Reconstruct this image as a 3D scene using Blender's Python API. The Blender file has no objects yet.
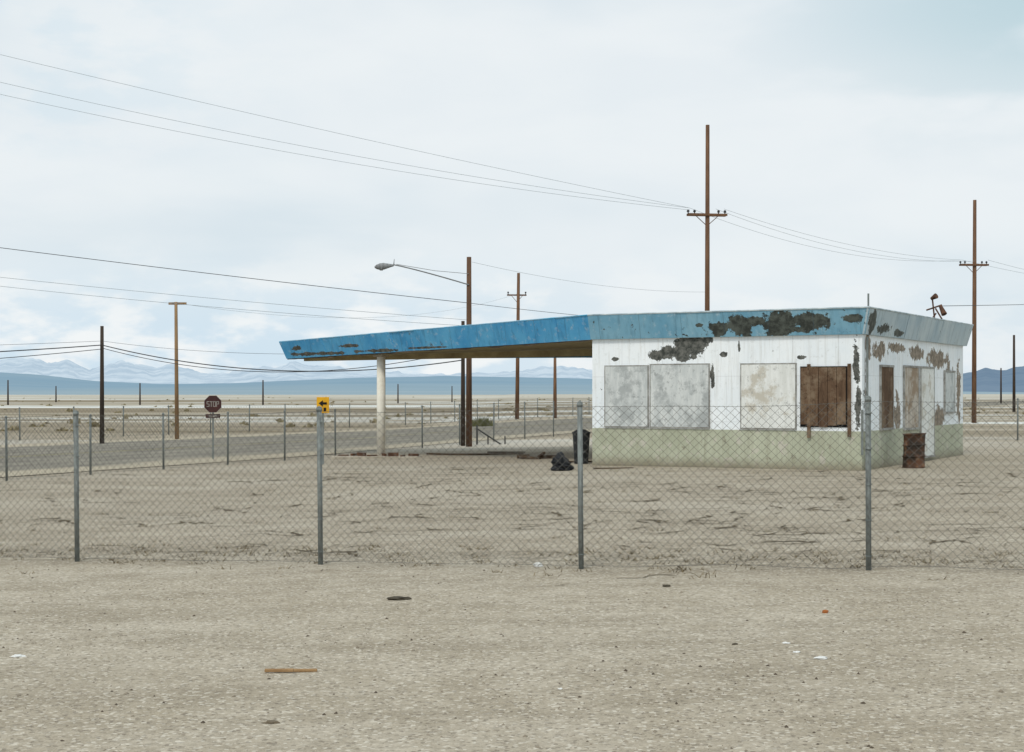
import bpy, math, random
import numpy as np
from mathutils import Vector, Matrix, noise as mnoise
random.seed(7); rng=np.random.default_rng(7)
S=bpy.context.scene
S.view_settings.view_transform='Standard'
try: S.view_settings.look='None'
except Exception: pass
S.view_settings.exposure=0
COL=S.collection
EYE=2.0; F=1500.0

def sstep(a,b,x):
    t=max(0.0,min(1.0,(x-a)/(b-a))); return t*t*(3-2*t)
def g(x,y):
    """terrain height"""
    w=1-sstep(22,32,y)
    near=0.0215*12*math.tanh(x/12)
    q=min(max(9-x,0),15.8)
    far=-0.001*q*q
    return w*near+(1-w)*far
def at(b,e,d):
    """bearing/elevation units + distance -> world position"""
    return Vector(((b-512)/F*d, d, EYE+(392-e)/F*d))
def sc(r,g_,b):
    f=lambda c:(c/255/12.92) if c/255<=0.04045 else ((c/255+0.055)/1.055)**2.4
    return (f(r),f(g_),f(b),1)

# ------------------------------------------------------------ material helpers
class NT:
    def __init__(s,name,rough=0.9,spec=0.2,metal=0.0):
        s.m=bpy.data.materials.new(name); s.m.use_nodes=True
        s.t=s.m.node_tree; s.b=s.t.nodes['Principled BSDF']
        s.b.inputs['Roughness'].default_value=rough
        s.b.inputs['Specular IOR Level'].default_value=spec
        s.b.inputs['Metallic'].default_value=metal
    def n(s,typ,**k):
        x=s.t.nodes.new(typ)
        for a,v in k.items(): setattr(x,a,v)
        return x
    def L(s,a,b): s.t.links.new(a,b)
    def setin(s,inp,v):
        if isinstance(v,bpy.types.NodeSocket): s.L(v,inp)
        else: inp.default_value=v
    def math(s,op,a,b=0.0,c=None,clamp=False):
        x=s.n('ShaderNodeMath',operation=op,use_clamp=clamp)
        s.setin(x.inputs[0],a); s.setin(x.inputs[1],b)
        if c is not None: s.setin(x.inputs[2],c)
        return x.outputs[0]
    def ramp(s,v,a,b,c=0.0,d=1.0):
        x=s.n('ShaderNodeMapRange',clamp=True)
        s.setin(x.inputs[0],v)
        for i,q in enumerate((a,b,c,d)): x.inputs[i+1].default_value=q
        return x.outputs[0]
    def mix(s,f,a,b,mode='MIX'):
        x=s.n('ShaderNodeMix',data_type='RGBA',blend_type=mode)
        s.setin(x.inputs[0],f); s.setin(x.inputs[6],a); s.setin(x.inputs[7],b)
        return x.outputs[2]
    def obj(s): return s.n('ShaderNodeTexCoord').outputs['Object']
    def pos(s): return s.n('ShaderNodeNewGeometry').outputs['Position']
    def mapv(s,v,scale=(1,1,1),loc=(0,0,0)):
        x=s.n('ShaderNodeMapping'); s.L(v,x.inputs[0])
        x.inputs['Scale'].default_value=scale; x.inputs['Location'].default_value=loc
        return x.outputs[0]
    def noise(s,v,scale,detail=4,rough=0.55,dist=0.0,col=False):
        x=s.n('ShaderNodeTexNoise'); s.L(v,x.inputs['Vector'])
        x.inputs['Scale'].default_value=scale; x.inputs['Detail'].default_value=detail
        x.inputs['Roughness'].default_value=rough; x.inputs['Distortion'].default_value=dist
        return x.outputs['Color' if col else 'Fac']
    def vor(s,v,scale,feature='F1',out='Distance'):
        x=s.n('ShaderNodeTexVoronoi',feature=feature); s.L(v,x.inputs['Vector'])
        x.inputs['Scale'].default_value=scale
        return x.outputs[out]
    def bump(s,h,strength=0.3,dist=0.02):
        x=s.n('ShaderNodeBump'); x.inputs['Strength'].default_value=strength
        x.inputs['Distance'].default_value=dist; s.L(h,x.inputs['Height'])
        s.L(x.outputs[0],s.b.inputs['Normal'])
    def out(s,c): s.setin(s.b.inputs['Base Color'],c); return s.m
    def patches(s,a,b,nz,ells,amp=1.2,soft=0.05):
        res=None
        for (cx,cz,rx,rz) in ells:
            dx=s.math('DIVIDE',s.math('SUBTRACT',a,cx),rx)
            dz=s.math('DIVIDE',s.math('SUBTRACT',b,cz),rz)
            d=s.math('SQRT',s.math('ADD',s.math('MULTIPLY',dx,dx),s.math('MULTIPLY',dz,dz)))
            res=d if res is None else s.math('MINIMUM',res,d)
        res=s.math('ADD',res,s.math('MULTIPLY',s.math('SUBTRACT',nz,0.5),amp*3))
        return s.ramp(res,1.0-soft,1.0+soft,1,0)

def simple(name,c,c2=None,scale=4,rough=0.85,metal=0.0,stretch=(1,1,1),spec=0.2,bump=0):
    t=NT(name,rough,spec,metal); v=t.mapv(t.obj(),stretch)
    n=t.noise(v,scale,4,0.65)
    if c2 is None: c2=tuple(x*0.6 for x in c[:3])+(1,)
    f=t.ramp(n,0.35,0.65)
    if bump: t.bump(n,bump,0.01)
    return t.out(t.mix(f,c2,c))

# ---------------------------------------------------------------- mesh helpers
class MB:
    def __init__(s): s.v=[]; s.f=[]; s.mi=[]
    def add(s,vs,fs,m=0):
        o=len(s.v); s.v+= [tuple(p) for p in vs]
        for f in fs: s.f.append(tuple(i+o for i in f)); s.mi.append(m)
    def box(s,a,b,m=0,M=None):
        x0,y0,z0=a; x1,y1,z1=b
        vs=[Vector(p) for p in ((x0,y0,z0),(x1,y0,z0),(x1,y1,z0),(x0,y1,z0),(x0,y0,z1),(x1,y0,z1),(x1,y1,z1),(x0,y1,z1))]
        if M is not None: vs=[M@p for p in vs]
        s.add(vs,[(0,3,2,1),(4,5,6,7),(0,1,5,4),(1,2,6,5),(2,3,7,6),(3,0,4,7)],m)
    def cyl(s,p0,p1,r0,r1=None,n=10,m=0,caps=True):
        r1=r0 if r1 is None else r1
        p0=Vector(p0); p1=Vector(p1); d=(p1-p0).normalized()
        a=d.orthogonal().normalized(); b=d.cross(a)
        vs=[]
        for p,r in ((p0,r0),(p1,r1)):
            for i in range(n):
                t=2*math.pi*i/n; vs.append(p+a*math.cos(t)*r+b*math.sin(t)*r)
        fs=[(i,(i+1)%n,n+(i+1)%n,n+i) for i in range(n)]
        if caps: fs+= [tuple(range(n))[::-1],tuple(range(n,2*n))]
        s.add(vs,fs,m)
    def tube(s,pts,r,n=5,m=0):
        for i in range(len(pts)-1): s.cyl(pts[i],pts[i+1],r,r,n,m,False)
    def make(s,name,mats,parent=None,smooth=False,bevel=0):
        me=bpy.data.meshes.new(name); me.from_pydata(s.v,[],s.f)
        for m in mats: me.materials.append(m)
        me.polygons.foreach_set('material_index',s.mi)
        if smooth: me.polygons.foreach_set('use_smooth',[True]*len(s.f))
        me.update()
        o=bpy.data.objects.new(name,me); COL.objects.link(o)
        if parent: o.parent=parent
        if bevel:
            b=o.modifiers.new('bevel','BEVEL'); b.width=bevel; b.segments=2; b.limit_method='ANGLE'
        return o
def empty(name,loc=(0,0,0),rz=0):
    e=bpy.data.objects.new(name,None); e.location=loc; e.rotation_euler=(0,0,rz)
    e.empty_display_size=0.2; COL.objects.link(e); return e

# --------------------------------------------------------------------- camera
cd=bpy.data.cameras.new('camera'); cam=bpy.data.objects.new('camera',cd); COL.objects.link(cam)
cam.location=(0,0,EYE); cam.rotation_euler=(math.radians(90),0,0)
cd.sensor_width=36; cd.lens=36*F/1024; cd.shift_y=16/1024; cd.clip_end=30000; cd.clip_start=0.1
S.camera=cam

# ------------------------------------------------------------------ sky / sun
W=bpy.data.worlds.new('World'); S.world=W; W.use_nodes=True
nt=W.node_tree; nt.nodes.clear()
def wn(t,**k):
    x=nt.nodes.new(t)
    for a,v in k.items(): setattr(x,a,v)
    return x
tc=wn('ShaderNodeTexCoord')
sky=wn('ShaderNodeTexSky',sky_type='NISHITA'); sky.sun_disc=False
sky.sun_elevation=math.radians(50); sky.sun_rotation=math.radians(200)
bg1=wn('ShaderNodeBackground'); bg1.inputs[1].default_value=0.1
nt.links.new(sky.outputs[0],bg1.inputs[0])
def wnoise(scale,st,loc,detail=5,rough=0.55,dist=0.2):
    m=wn('ShaderNodeMapping'); m.inputs['Scale'].default_value=st; m.inputs['Location'].default_value=loc
    nt.links.new(tc.outputs['Generated'],m.inputs[0])
    n=wn('ShaderNodeTexNoise'); n.inputs['Scale'].default_value=scale; n.inputs['Detail'].default_value=detail
    n.inputs['Roughness'].default_value=rough; n.inputs['Distortion'].default_value=dist
    nt.links.new(m.outputs[0],n.inputs['Vector']); return n.outputs['Fac']
def wr(v,a,b,c=0,d=1):
    x=wn('ShaderNodeMapRange',clamp=True,interpolation_type='SMOOTHSTEP'); nt.links.new(v,x.inputs[0])
    for i,q in enumerate((a,b,c,d)): x.inputs[i+1].default_value=q
    return x.outputs[0]
def wmix(f,a,b):
    x=wn('ShaderNodeMix',data_type='RGBA')
    for i,v in ((0,f),(6,a),(7,b)):
        if isinstance(v,bpy.types.NodeSocket): nt.links.new(v,x.inputs[i])
        else: x.inputs[i].default_value=v
    return x.outputs[2]
def wm(op,a,b):
    x=wn('ShaderNodeMath',operation=op)
    for i,v in ((0,a),(1,b)):
        if isinstance(v,bpy.types.NodeSocket): nt.links.new(v,x.inputs[i])
        else: x.inputs[i].default_value=v
    return x.outputs[0]
sp=wn('ShaderNodeSeparateXYZ'); nt.links.new(tc.outputs['Generated'],sp.inputs[0])
z=sp.outputs[2]; x_=sp.outputs[0]
nA=wnoise(2.4,(1,1,3.0),(3.1,0.4,0.2),3); nB=wnoise(7,(1,1,3.0),(0.3,2,1),4,0.5)
nC=wnoise(17,(1,1,2.4),(5,2,1),5,0.55,0.0)
hi=wmix(wr(nA,0.34,0.64),sc(218,230,237),sc(232,239,243))
hi=wmix(wm('MULTIPLY',wr(nB,0.38,0.68),0.45),hi,sc(243,247,248))
hi=wmix(wm('MULTIPLY',wm('MULTIPLY',wr(x_,-0.10,-0.30),wr(z,0.13,0.18)),wr(nC,0.60,0.40,0,0.4)),hi,sc(206,227,239))
gap=wm('MULTIPLY',wr(z,0.13,0.25),wr(x_,0.12,0.34))
gap=wm('MULTIPLY',gap,wr(nB,0.62,0.40))
hi=wmix(wm('MULTIPLY',gap,0.85),hi,sc(186,212,220))
low=wmix(wr(nC,0.42,0.60),sc(208,228,242),sc(246,249,250))
col=wmix(wr(z,0.110,0.02,0,1),hi,wmix(wr(x_,0.15,-0.1,0.3,0.9),hi,low))
bg2=wn('ShaderNodeBackground'); bg2.inputs[1].default_value=1.0
nt.links.new(col,bg2.inputs[0])
mx=wn('ShaderNodeMixShader'); mx.inputs[0].default_value=0.97
nt.links.new(bg1.outputs[0],mx.inputs[1]); nt.links.new(bg2.outputs[0],mx.inputs[2])
wo=wn('ShaderNodeOutputWorld'); nt.links.new(mx.outputs[0],wo.inputs[0])

sd=bpy.data.lights.new('sun','SUN'); sd.energy=1.5; sd.angle=math.radians(12); sd.color=(1,0.955,0.87)
sun=bpy.data.objects.new('sun',sd); COL.objects.link(sun)
el=math.radians(50); az=math.radians(200)
dv=Vector((math.sin(az)*math.cos(el),math.cos(az)*math.cos(el),math.sin(el)))
sun.rotation_euler=dv.to_track_quat('Z','Y').to_euler()

# --------------------------------------------------------------------- ground
def axis(parts):
    r=[]
    for a,b,n in parts: r+=list(np.linspace(a,b,n,endpoint=False))
    r.append(parts[-1][1]); return r
xs=axis([(-9000,-2000,6),(-2000,-300,12),(-300,-60,16),(-60,-24,18),(-24,24,120),(24,60,18),(60,300,16),(300,2000,12),(2000,9000,6)])
ys=axis([(-40,4,12),(4,70,150),(70,150,30),(150,1000,30),(1000,12000,20)])
mb=MB()
def micro(x,y): return (0.022*mnoise.noise(Vector((x*0.5,y*0.5,0)))) if abs(x)<24 and 4<y<34 else 0
vs=[(x,y,g(x,y)+micro(x,y)) for y in ys for x in xs]
nx=len(xs)
mb.add(vs,[(j*nx+i,j*nx+i+1,(j+1)*nx+i+1,(j+1)*nx+i) for j in range(len(ys)-1) for i in range(nx-1)])
t=NT('desert_ground',0.95,0.1); p=t.pos()
sx=t.n('ShaderNodeSeparateXYZ'); t.L(p,sx.inputs[0]); X,Y=sx.outputs[0],sx.outputs[1]
n1=t.noise(p,0.22,3); n2=t.noise(p,1.7,5,0.68); n3=t.noise(p,16,3,0.7); n4=t.noise(p,70,2,0.75)
nst=t.noise(t.mapv(p,(0.3,1.2,1)),1.1,6,0.72)
sand=t.mix(t.ramp(n2,0.36,0.64),(0.41,0.355,0.27,1),(0.54,0.48,0.385,1))
sand=t.mix(t.ramp(n1,0.38,0.60),t.mix(0.45,sand,(0.32,0.265,0.185,1)),sand)
sand=t.mix(t.ramp(nst,0.47,0.62,0,0.6),sand,(0.27,0.225,0.16,1))
sd_=t.math('SUBTRACT',t.math('ADD',t.math('MULTIPLY',X,0.265),t.math('MULTIPLY',Y,0.964)),16.2)
sdn=t.math('ADD',sd_,t.math('MULTIPLY',t.math('SUBTRACT',n2,0.5),3.0))
lot=t.math('MULTIPLY',t.ramp(sdn,-0.4,0.6),t.ramp(Y,54,60,1,0))
lotc=t.mix(t.ramp(nst,0.36,0.60),(0.45,0.395,0.305,1),(0.30,0.255,0.187,1))
lotc=t.mix(t.ramp(n2,0.53,0.68,0,0.55),lotc,(0.24,0.205,0.15,1))
lotc=t.mix(t.ramp(n1,0.50,0.62,0,0.5),lotc,(0.49,0.44,0.355,1))
c=t.mix(lot,sand,lotc)
edge=t.math('MULTIPLY',t.ramp(t.math('ABSOLUTE',t.math('SUBTRACT',sd_,1.2)),0.1,1.6,1,0),t.ramp(t.noise(t.mapv(p,(0.6,1.8,1)),3.0,6,0.75),0.50,0.58))
c=t.mix(t.math('MULTIPLY',edge,0.7),c,(0.13,0.105,0.07,1))
c=t.mix(t.ramp(n3,0.32,0.62,0.45,0.0),c,(0.17,0.14,0.10,1))
spk=t.vor(p,42,'F1','Color'); sg=t.n('ShaderNodeSeparateColor'); t.L(spk,sg.inputs[0])
c=t.mix(t.ramp(sg.outputs[0],0.84,0.93,0,0.5),c,(0.76,0.71,0.61,1))
c=t.mix(t.ramp(sg.outputs[1],0.84,0.93,0,0.6),c,(0.13,0.105,0.08,1))
c=t.mix(t.ramp(n4,0.42,0.7,0,0.3),c,(0.68,0.61,0.51,1))
f1=t.noise(t.mapv(p,(0.006,0.03,1)),1.0,6,0.7); f2=t.noise(t.mapv(p,(0.02,0.11,1)),1.0,5,0.7)
pl=t.mix(t.ramp(f1,0.38,0.58),(0.26,0.215,0.15,1),(0.50,0.445,0.35,1))
pl=t.mix(t.ramp(f2,0.50,0.58,0,0.8),pl,(0.20,0.16,0.10,1))
wet=t.ramp(f1,0.52,0.57,0,0.9)
pl=t.mix(wet,pl,(0.72,0.73,0.70,1))
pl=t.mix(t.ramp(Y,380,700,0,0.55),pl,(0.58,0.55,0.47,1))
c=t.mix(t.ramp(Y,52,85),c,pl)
t.bump(n3,0.6,0.03)
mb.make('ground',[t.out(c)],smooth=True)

# asphalt cracks: thin jagged ribbons filled with dark grit, laid just above the lot surface
mb=MB(); crng=random.Random(21)
def inlot(x,y):
    if 0.265*x+0.964*y<17.4 or y>50: return False
    q=Vector((x,y,0))-Vector((8.87,38,0)); lx=q.x*0.871-q.y*0.492; ly=q.x*0.492+q.y*0.871
    if -8.0<lx<0.4 and ly>-0.3: return False
    q=Vector((x,y,0))-Vector((-12.8,38,0))
    return q.dot(Vector((-0.902,0.431,0)))<-0.5
def crack(x,y,a,L_,w,depth=0,check=True):
    st_=0.08; pts=[]; n=int(L_/st_); a0=a
    for i in range(n):
        a=a*0.72+a0*0.28+crng.gauss(0,0.6)
        x+=math.cos(a)*st_; y+=math.sin(a)*st_
        if check and not inlot(x,y): break
        env=min(1,i/6,(n-i)/8)
        pts.append((x,y,w*max(0.15,env)*max(0.10,0.55+1.7*mnoise.noise(Vector((x*2.1,y*2.1,2))))))
        if depth<2 and crng.random()<0.025: crack(x,y,a0+crng.choice((-1,1))*crng.uniform(0.5,1.5),L_*crng.uniform(0.2,0.5),w*0.75,depth+1,check)
    if len(pts)<4: return
    vs=[]
    for i,(px,py,ww) in enumerate(pts):
        q=pts[min(i+1,len(pts)-1)]; r=pts[max(i-1,0)]; dx,dy=q[0]-r[0],q[1]-r[1]; l=math.hypot(dx,dy) or 1
        nxx,nyy=-dy/l*ww/2,dx/l*ww/2
        for s2 in (-1,1):
            X_,Y_=px+nxx*s2,py+nyy*s2; vs.append((X_,Y_,g(X_,Y_)+micro(X_,Y_)+0.009))
    mb.add(vs,[(2*i,2*i+1,2*i+3,2*i+2)[::-1] for i in range(len(pts)-1)])
for i in range(115):
    y=19*(2.3**crng.random()); x=crng.uniform(-0.36,0.36)*y
    if not inlot(x,y): continue
    a=crng.choice((0,math.pi))+crng.gauss(-0.1,0.45)
    if crng.random()<0.2: a+=1.2
    crack(x,y,a,crng.uniform(1.5,7),0.030+0.0022*(y-16))
for i in range(30):
    x=crng.uniform(0,8); y=crng.uniform(18.0,22); crack(x,y,crng.choice((0,math.pi))+crng.gauss(0,0.45),crng.uniform(1.2,3.5),0.036)
for (x,y,a,L_) in ((0.7,15.9,0.05,1.6),(1.3,15.6,0.1,1.1),(1.0,15.5,3.2,0.9),(1.7,16.3,0.2,1.2),(-0.6,16.3,0.0,1.0)):
    crack(x,y,a,L_,0.03,1,False)
t=NT('crack_fill',1.0,0.0); p=t.pos(); n=t.noise(p,4,5,0.7)
mb.make('asphalt_cracks',[t.out(t.mix(t.ramp(n,0.35,0.65),(0.075,0.058,0.04,1),(0.22,0.185,0.13,1)))])

# ----------------------------------------------------------------------- road
rd=Vector((0.431,0.902,0)).normalized(); rn=Vector((-rd.y,rd.x,0)); r0=Vector((-12.8,38,0))
mb=MB(); wd=17.5; nl=170; nw=12
L0,L1=-45,420
vs=[]
for i in range(nl+1):
    s_=L0+(L1-L0)*i/nl
    for j in range(nw+1):
        q=r0+rd*s_+rn*(1.1+wd*j/nw); vs.append((q.x,q.y,g(q.x,q.y)+0.02))
mb.add(vs,[(i*(nw+1)+j,i*(nw+1)+j+1,(i+1)*(nw+1)+j+1,(i+1)*(nw+1)+j)[::-1] for i in range(nl) for j in range(nw)])
t=NT('old_asphalt',0.95,0.05); p=t.pos()
n=t.noise(t.mapv(p,(1,0.5,1)),0.45,6,0.7); nf=t.noise(p,6,4,0.7)
c=t.mix(t.ramp(n,0.38,0.62),(0.20,0.185,0.157,1),(0.29,0.27,0.222,1))
c=t.mix(t.ramp(nf,0.4,0.7,0,0.5),c,(0.36,0.325,0.26,1))
rv=t.n('ShaderNodeVectorMath',operation='DOT_PRODUCT'); t.L(p,rv.inputs[0]); rv.inputs[1].default_value=rn
off=float(rn.dot(r0))
u0_=t.math('SUBTRACT',rv.outputs['Value'],off+1.1+wd/2)
wh=t.ramp(t.math('ABSOLUTE',t.math('SUBTRACT',t.math('PINGPONG',t.math('ADD',u0_,20),1.8),0.9)),0.1,0.5,0.35,0)
c=t.mix(wh,c,(0.13,0.12,0.105,1))
u=t.math('ADD',u0_,t.math('MULTIPLY',t.math('SUBTRACT',t.noise(p,0.25,5,0.6),0.5),3.5))
sh=t.ramp(t.math('ABSOLUTE',u),wd/2-2.6,wd/2-1.4)
c=t.mix(sh,c,(0.45,0.395,0.30,1))
mb.make('road',[t.out(c)])
mb=MB()
yel=simple('road_paint',(0.42,0.36,0.16,1),(0.25,0.23,0.16,1),2)
for k in (-0.12,0.12):
    prev=None
    for i in range(0,150):
        s_=L0+3*i
        q=[r0+rd*s_+rn*(1.1+wd/2+k+o) for o in (-0.06,0.06)]
        cur=[(a.x,a.y,g(a.x,a.y)+0.026) for a in q]
        if prev: mb.add([prev[0],prev[1],cur[1],cur[0]],[(0,3,2,1)])
        prev=cur
mb.make('road_centre_line',[yel])

# ------------------------------------------------------------- gravel / scrub
def scatter_stones(name,n,ymin,ymax,smin,smax,mat):
    base=np.array([(1,0,0),(-1,0,0),(0,1,0),(0,-1,0),(0,0,1),(0,0,-0.6)],float)
    fc=[(0,2,4),(2,1,4),(1,3,4),(3,0,4),(2,0,5),(1,2,5),(3,1,5),(0,3,5)]
    mb=MB()
    for i in range(n):
        y=ymin*(ymax/ymin)**rng.random(); x=(rng.random()*2-1)*(y*0.40+1)
        if mnoise.noise(Vector((x*0.35,y*0.5,4)))<-0.1 and rng.random()<0.7: continue
        s_=smin*(smax/smin)**(rng.random()**2.2)
        a=rng.random()*6.28; ca,sa=math.cos(a),math.sin(a)
        b=base*(0.7+0.6*rng.random((6,1)))*s_*np.array([1,0.8,0.6])
        zz=g(x,y)+micro(x,y)+s_*0.12
        mb.add([(x+v[0]*ca-v[1]*sa,y+v[0]*sa+v[1]*ca,zz+v[2]) for v in b],fc)
    return mb.make(name,[mat])
t=NT('gravel_stone',0.9,0.2); gi=t.n('ShaderNodeNewGeometry').outputs['Random Per Island']
c=t.mix(t.ramp(gi,0.0,1.0),(0.24,0.20,0.15,1),(0.60,0.54,0.45,1)); c=t.mix(t.ramp(gi,0.86,0.88),c,(0.10,0.078,0.058,1))
gm=t.out(c)
scatter_stones('gravel',20000,6.5,28,0.004,0.020,gm)

t=NT('dry_scrub',0.95,0.05); gi=t.n('ShaderNodeNewGeometry').outputs['Random Per Island']
c=t.mix(gi,(0.20,0.165,0.095,1),(0.36,0.31,0.19,1)); scm=t.out(c)
mb=MB()
for i in range(420):
    d=85*(8**rng.random()); x=(rng.random()*2-1)*d*0.5
    q=Vector((x,d,0))-r0
    if -1<q.dot(rn)<wd+3: continue
    h=0.12+0.25*rng.random()**2; r=h*(0.9+1.3*rng.random())
    for k in range(14):
        a=rng.random()*6.28; rr=r*rng.random(); px=x+math.cos(a)*rr; py=d+math.sin(a)*rr
        zz=g(px,py); hh=h*(1-0.6*rr/r)*(0.6+0.6*rng.random()); w=0.07+0.08*rng.random(); b=rng.random()*3.14
        mb.add([(px-w*math.cos(b),py-w*math.sin(b),zz),(px+w*math.cos(b),py+w*math.sin(b),zz),(px+w*.8,py,zz+hh),(px-w*.6,py+w*.5,zz+hh*.9)],[(0,1,2,3)])
mb.make('desert_scrub',[scm])
mb=MB()
for k in range(260):
    a=rng.random()*6.28; rr=0.75*math.sqrt(rng.random()); d=92; cx=(482-512)/F*d; px=cx+math.cos(a)*rr; py=d+math.sin(a)*rr; zz=g(px,py)
    hh=0.75*math.sqrt(max(0.05,1-(rr/0.8)**2))*(0.5+0.5*rng.random()); w=0.04
    mb.add([(px-w,py,zz),(px+w,py,zz),(px+rng.normal()*0.1,py+rng.normal()*0.1,zz+hh)],[(0,1,2)])
mb.make('desert_bush',[simple('green_scrub',(0.13,0.13,0.05,1),(0.08,0.085,0.035,1))])
t=NT('straw_weed',0.95,0.05); gi=t.n('ShaderNodeNewGeometry').outputs['Random Per Island']
swm=t.out(t.mix(gi,(0.10,0.078,0.045,1),(0.24,0.19,0.11,1)))
mb=MB()
for i in range(520):
    s_=rng.random()*28-13; o=rng.normal()*0.7+0.8
    x=0.964*s_*1.0+0.265*o; y=17.2-0.265*s_+0.964*o
    if rng.random()<0.3: x=(rng.random()*2-1)*12; y=19+rng.random()*24
    for k in range(9):
        a=rng.random()*6.28; h=0.02+0.045*rng.random(); l=0.04+0.07*rng.random(); zz=g(x,y)+micro(x,y)-0.004
        px=x+rng.normal()*0.08; py=y+rng.normal()*0.04
        mb.add([(px-0.006,py,zz),(px+0.006,py,zz),(px+math.cos(a)*l,py+math.sin(a)*l,zz+h)],[(0,1,2)])
mb.make('dry_weeds',[swm])

# ------------------------------------------------------------------ mountains
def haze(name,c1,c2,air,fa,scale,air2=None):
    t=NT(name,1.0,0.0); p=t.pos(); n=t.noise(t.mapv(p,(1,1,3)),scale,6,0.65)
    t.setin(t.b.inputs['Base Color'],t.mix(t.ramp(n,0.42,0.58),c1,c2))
    em=t.n('ShaderNodeEmission'); em.inputs[0].default_value=air; em.inputs[1].default_value=1  # airlight haze painted into the material as emission
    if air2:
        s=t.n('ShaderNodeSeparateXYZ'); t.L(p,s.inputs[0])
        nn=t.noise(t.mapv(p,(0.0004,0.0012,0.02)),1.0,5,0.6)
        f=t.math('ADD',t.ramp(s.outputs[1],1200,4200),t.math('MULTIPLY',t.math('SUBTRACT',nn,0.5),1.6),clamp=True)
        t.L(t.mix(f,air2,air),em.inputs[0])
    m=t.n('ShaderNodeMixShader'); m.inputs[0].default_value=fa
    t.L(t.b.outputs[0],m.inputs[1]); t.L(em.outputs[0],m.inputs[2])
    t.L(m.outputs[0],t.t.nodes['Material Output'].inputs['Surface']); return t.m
def interp(k,x):
    for (a,b),(c,d) in zip(k,k[1:]):
        if a<=x<=c:
            u=(x-a)/(c-a); return b+(d-b)*u
    return k[0][1] if x<k[0][0] else k[-1][1]
def mountains(name,keys,d0,d1,mat,pw,rough,seed,fr=0.02):
    mb=MB(); b0,b1=keys[0][0],keys[-1][0]; nx=520; ny=18; vs=[]
    for j in range(ny+1):
        v=j/ny; d=d0+(d1-d0)*v
        for i in range(nx+1):
            b=b0+(b1-b0)*i/nx; x=(b-512)/F*d1*(0.55+0.45*d/d1) if d0<0.6*d1 else (b-512)/F*d
            H=(392-interp(keys,b))/F*d1+2
            nz=mnoise.fractal(Vector((b*fr,v*2.5,seed)),1.0,2.0,6)
            e=min(1,(i/12),((nx-i)/12))
            zz=H*(v**pw)*(1+rough*nz)*e-0.5
            vs.append((x,d,zz))
    for i in range(nx+1):
        x,y,_=vs[ny*(nx+1)+i]; vs.append((x,y*1.15,-5))
    mb.add(vs,[(j*(nx+1)+i,j*(nx+1)+i+1,(j+1)*(nx+1)+i+1,(j+1)*(nx+1)+i) for j in range(ny+1) for i in range(nx)])
    mb.make(name,[mat],smooth=False)
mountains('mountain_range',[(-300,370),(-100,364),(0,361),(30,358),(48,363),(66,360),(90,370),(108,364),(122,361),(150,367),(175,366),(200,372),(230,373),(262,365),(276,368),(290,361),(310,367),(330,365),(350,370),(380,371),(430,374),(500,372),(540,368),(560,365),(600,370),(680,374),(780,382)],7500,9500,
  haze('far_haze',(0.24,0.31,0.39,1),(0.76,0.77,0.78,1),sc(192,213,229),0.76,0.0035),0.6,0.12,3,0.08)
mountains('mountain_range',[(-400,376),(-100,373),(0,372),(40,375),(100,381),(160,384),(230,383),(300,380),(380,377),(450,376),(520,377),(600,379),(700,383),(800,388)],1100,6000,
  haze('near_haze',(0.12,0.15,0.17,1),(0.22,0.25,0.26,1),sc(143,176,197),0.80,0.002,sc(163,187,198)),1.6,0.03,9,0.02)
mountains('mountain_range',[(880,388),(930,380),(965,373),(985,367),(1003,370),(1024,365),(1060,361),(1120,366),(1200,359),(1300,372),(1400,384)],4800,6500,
  haze('blue_haze',(0.09,0.11,0.14,1),(0.20,0.22,0.24,1),sc(120,147,172),0.74,0.006),0.7,0.08,5,0.05)

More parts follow.
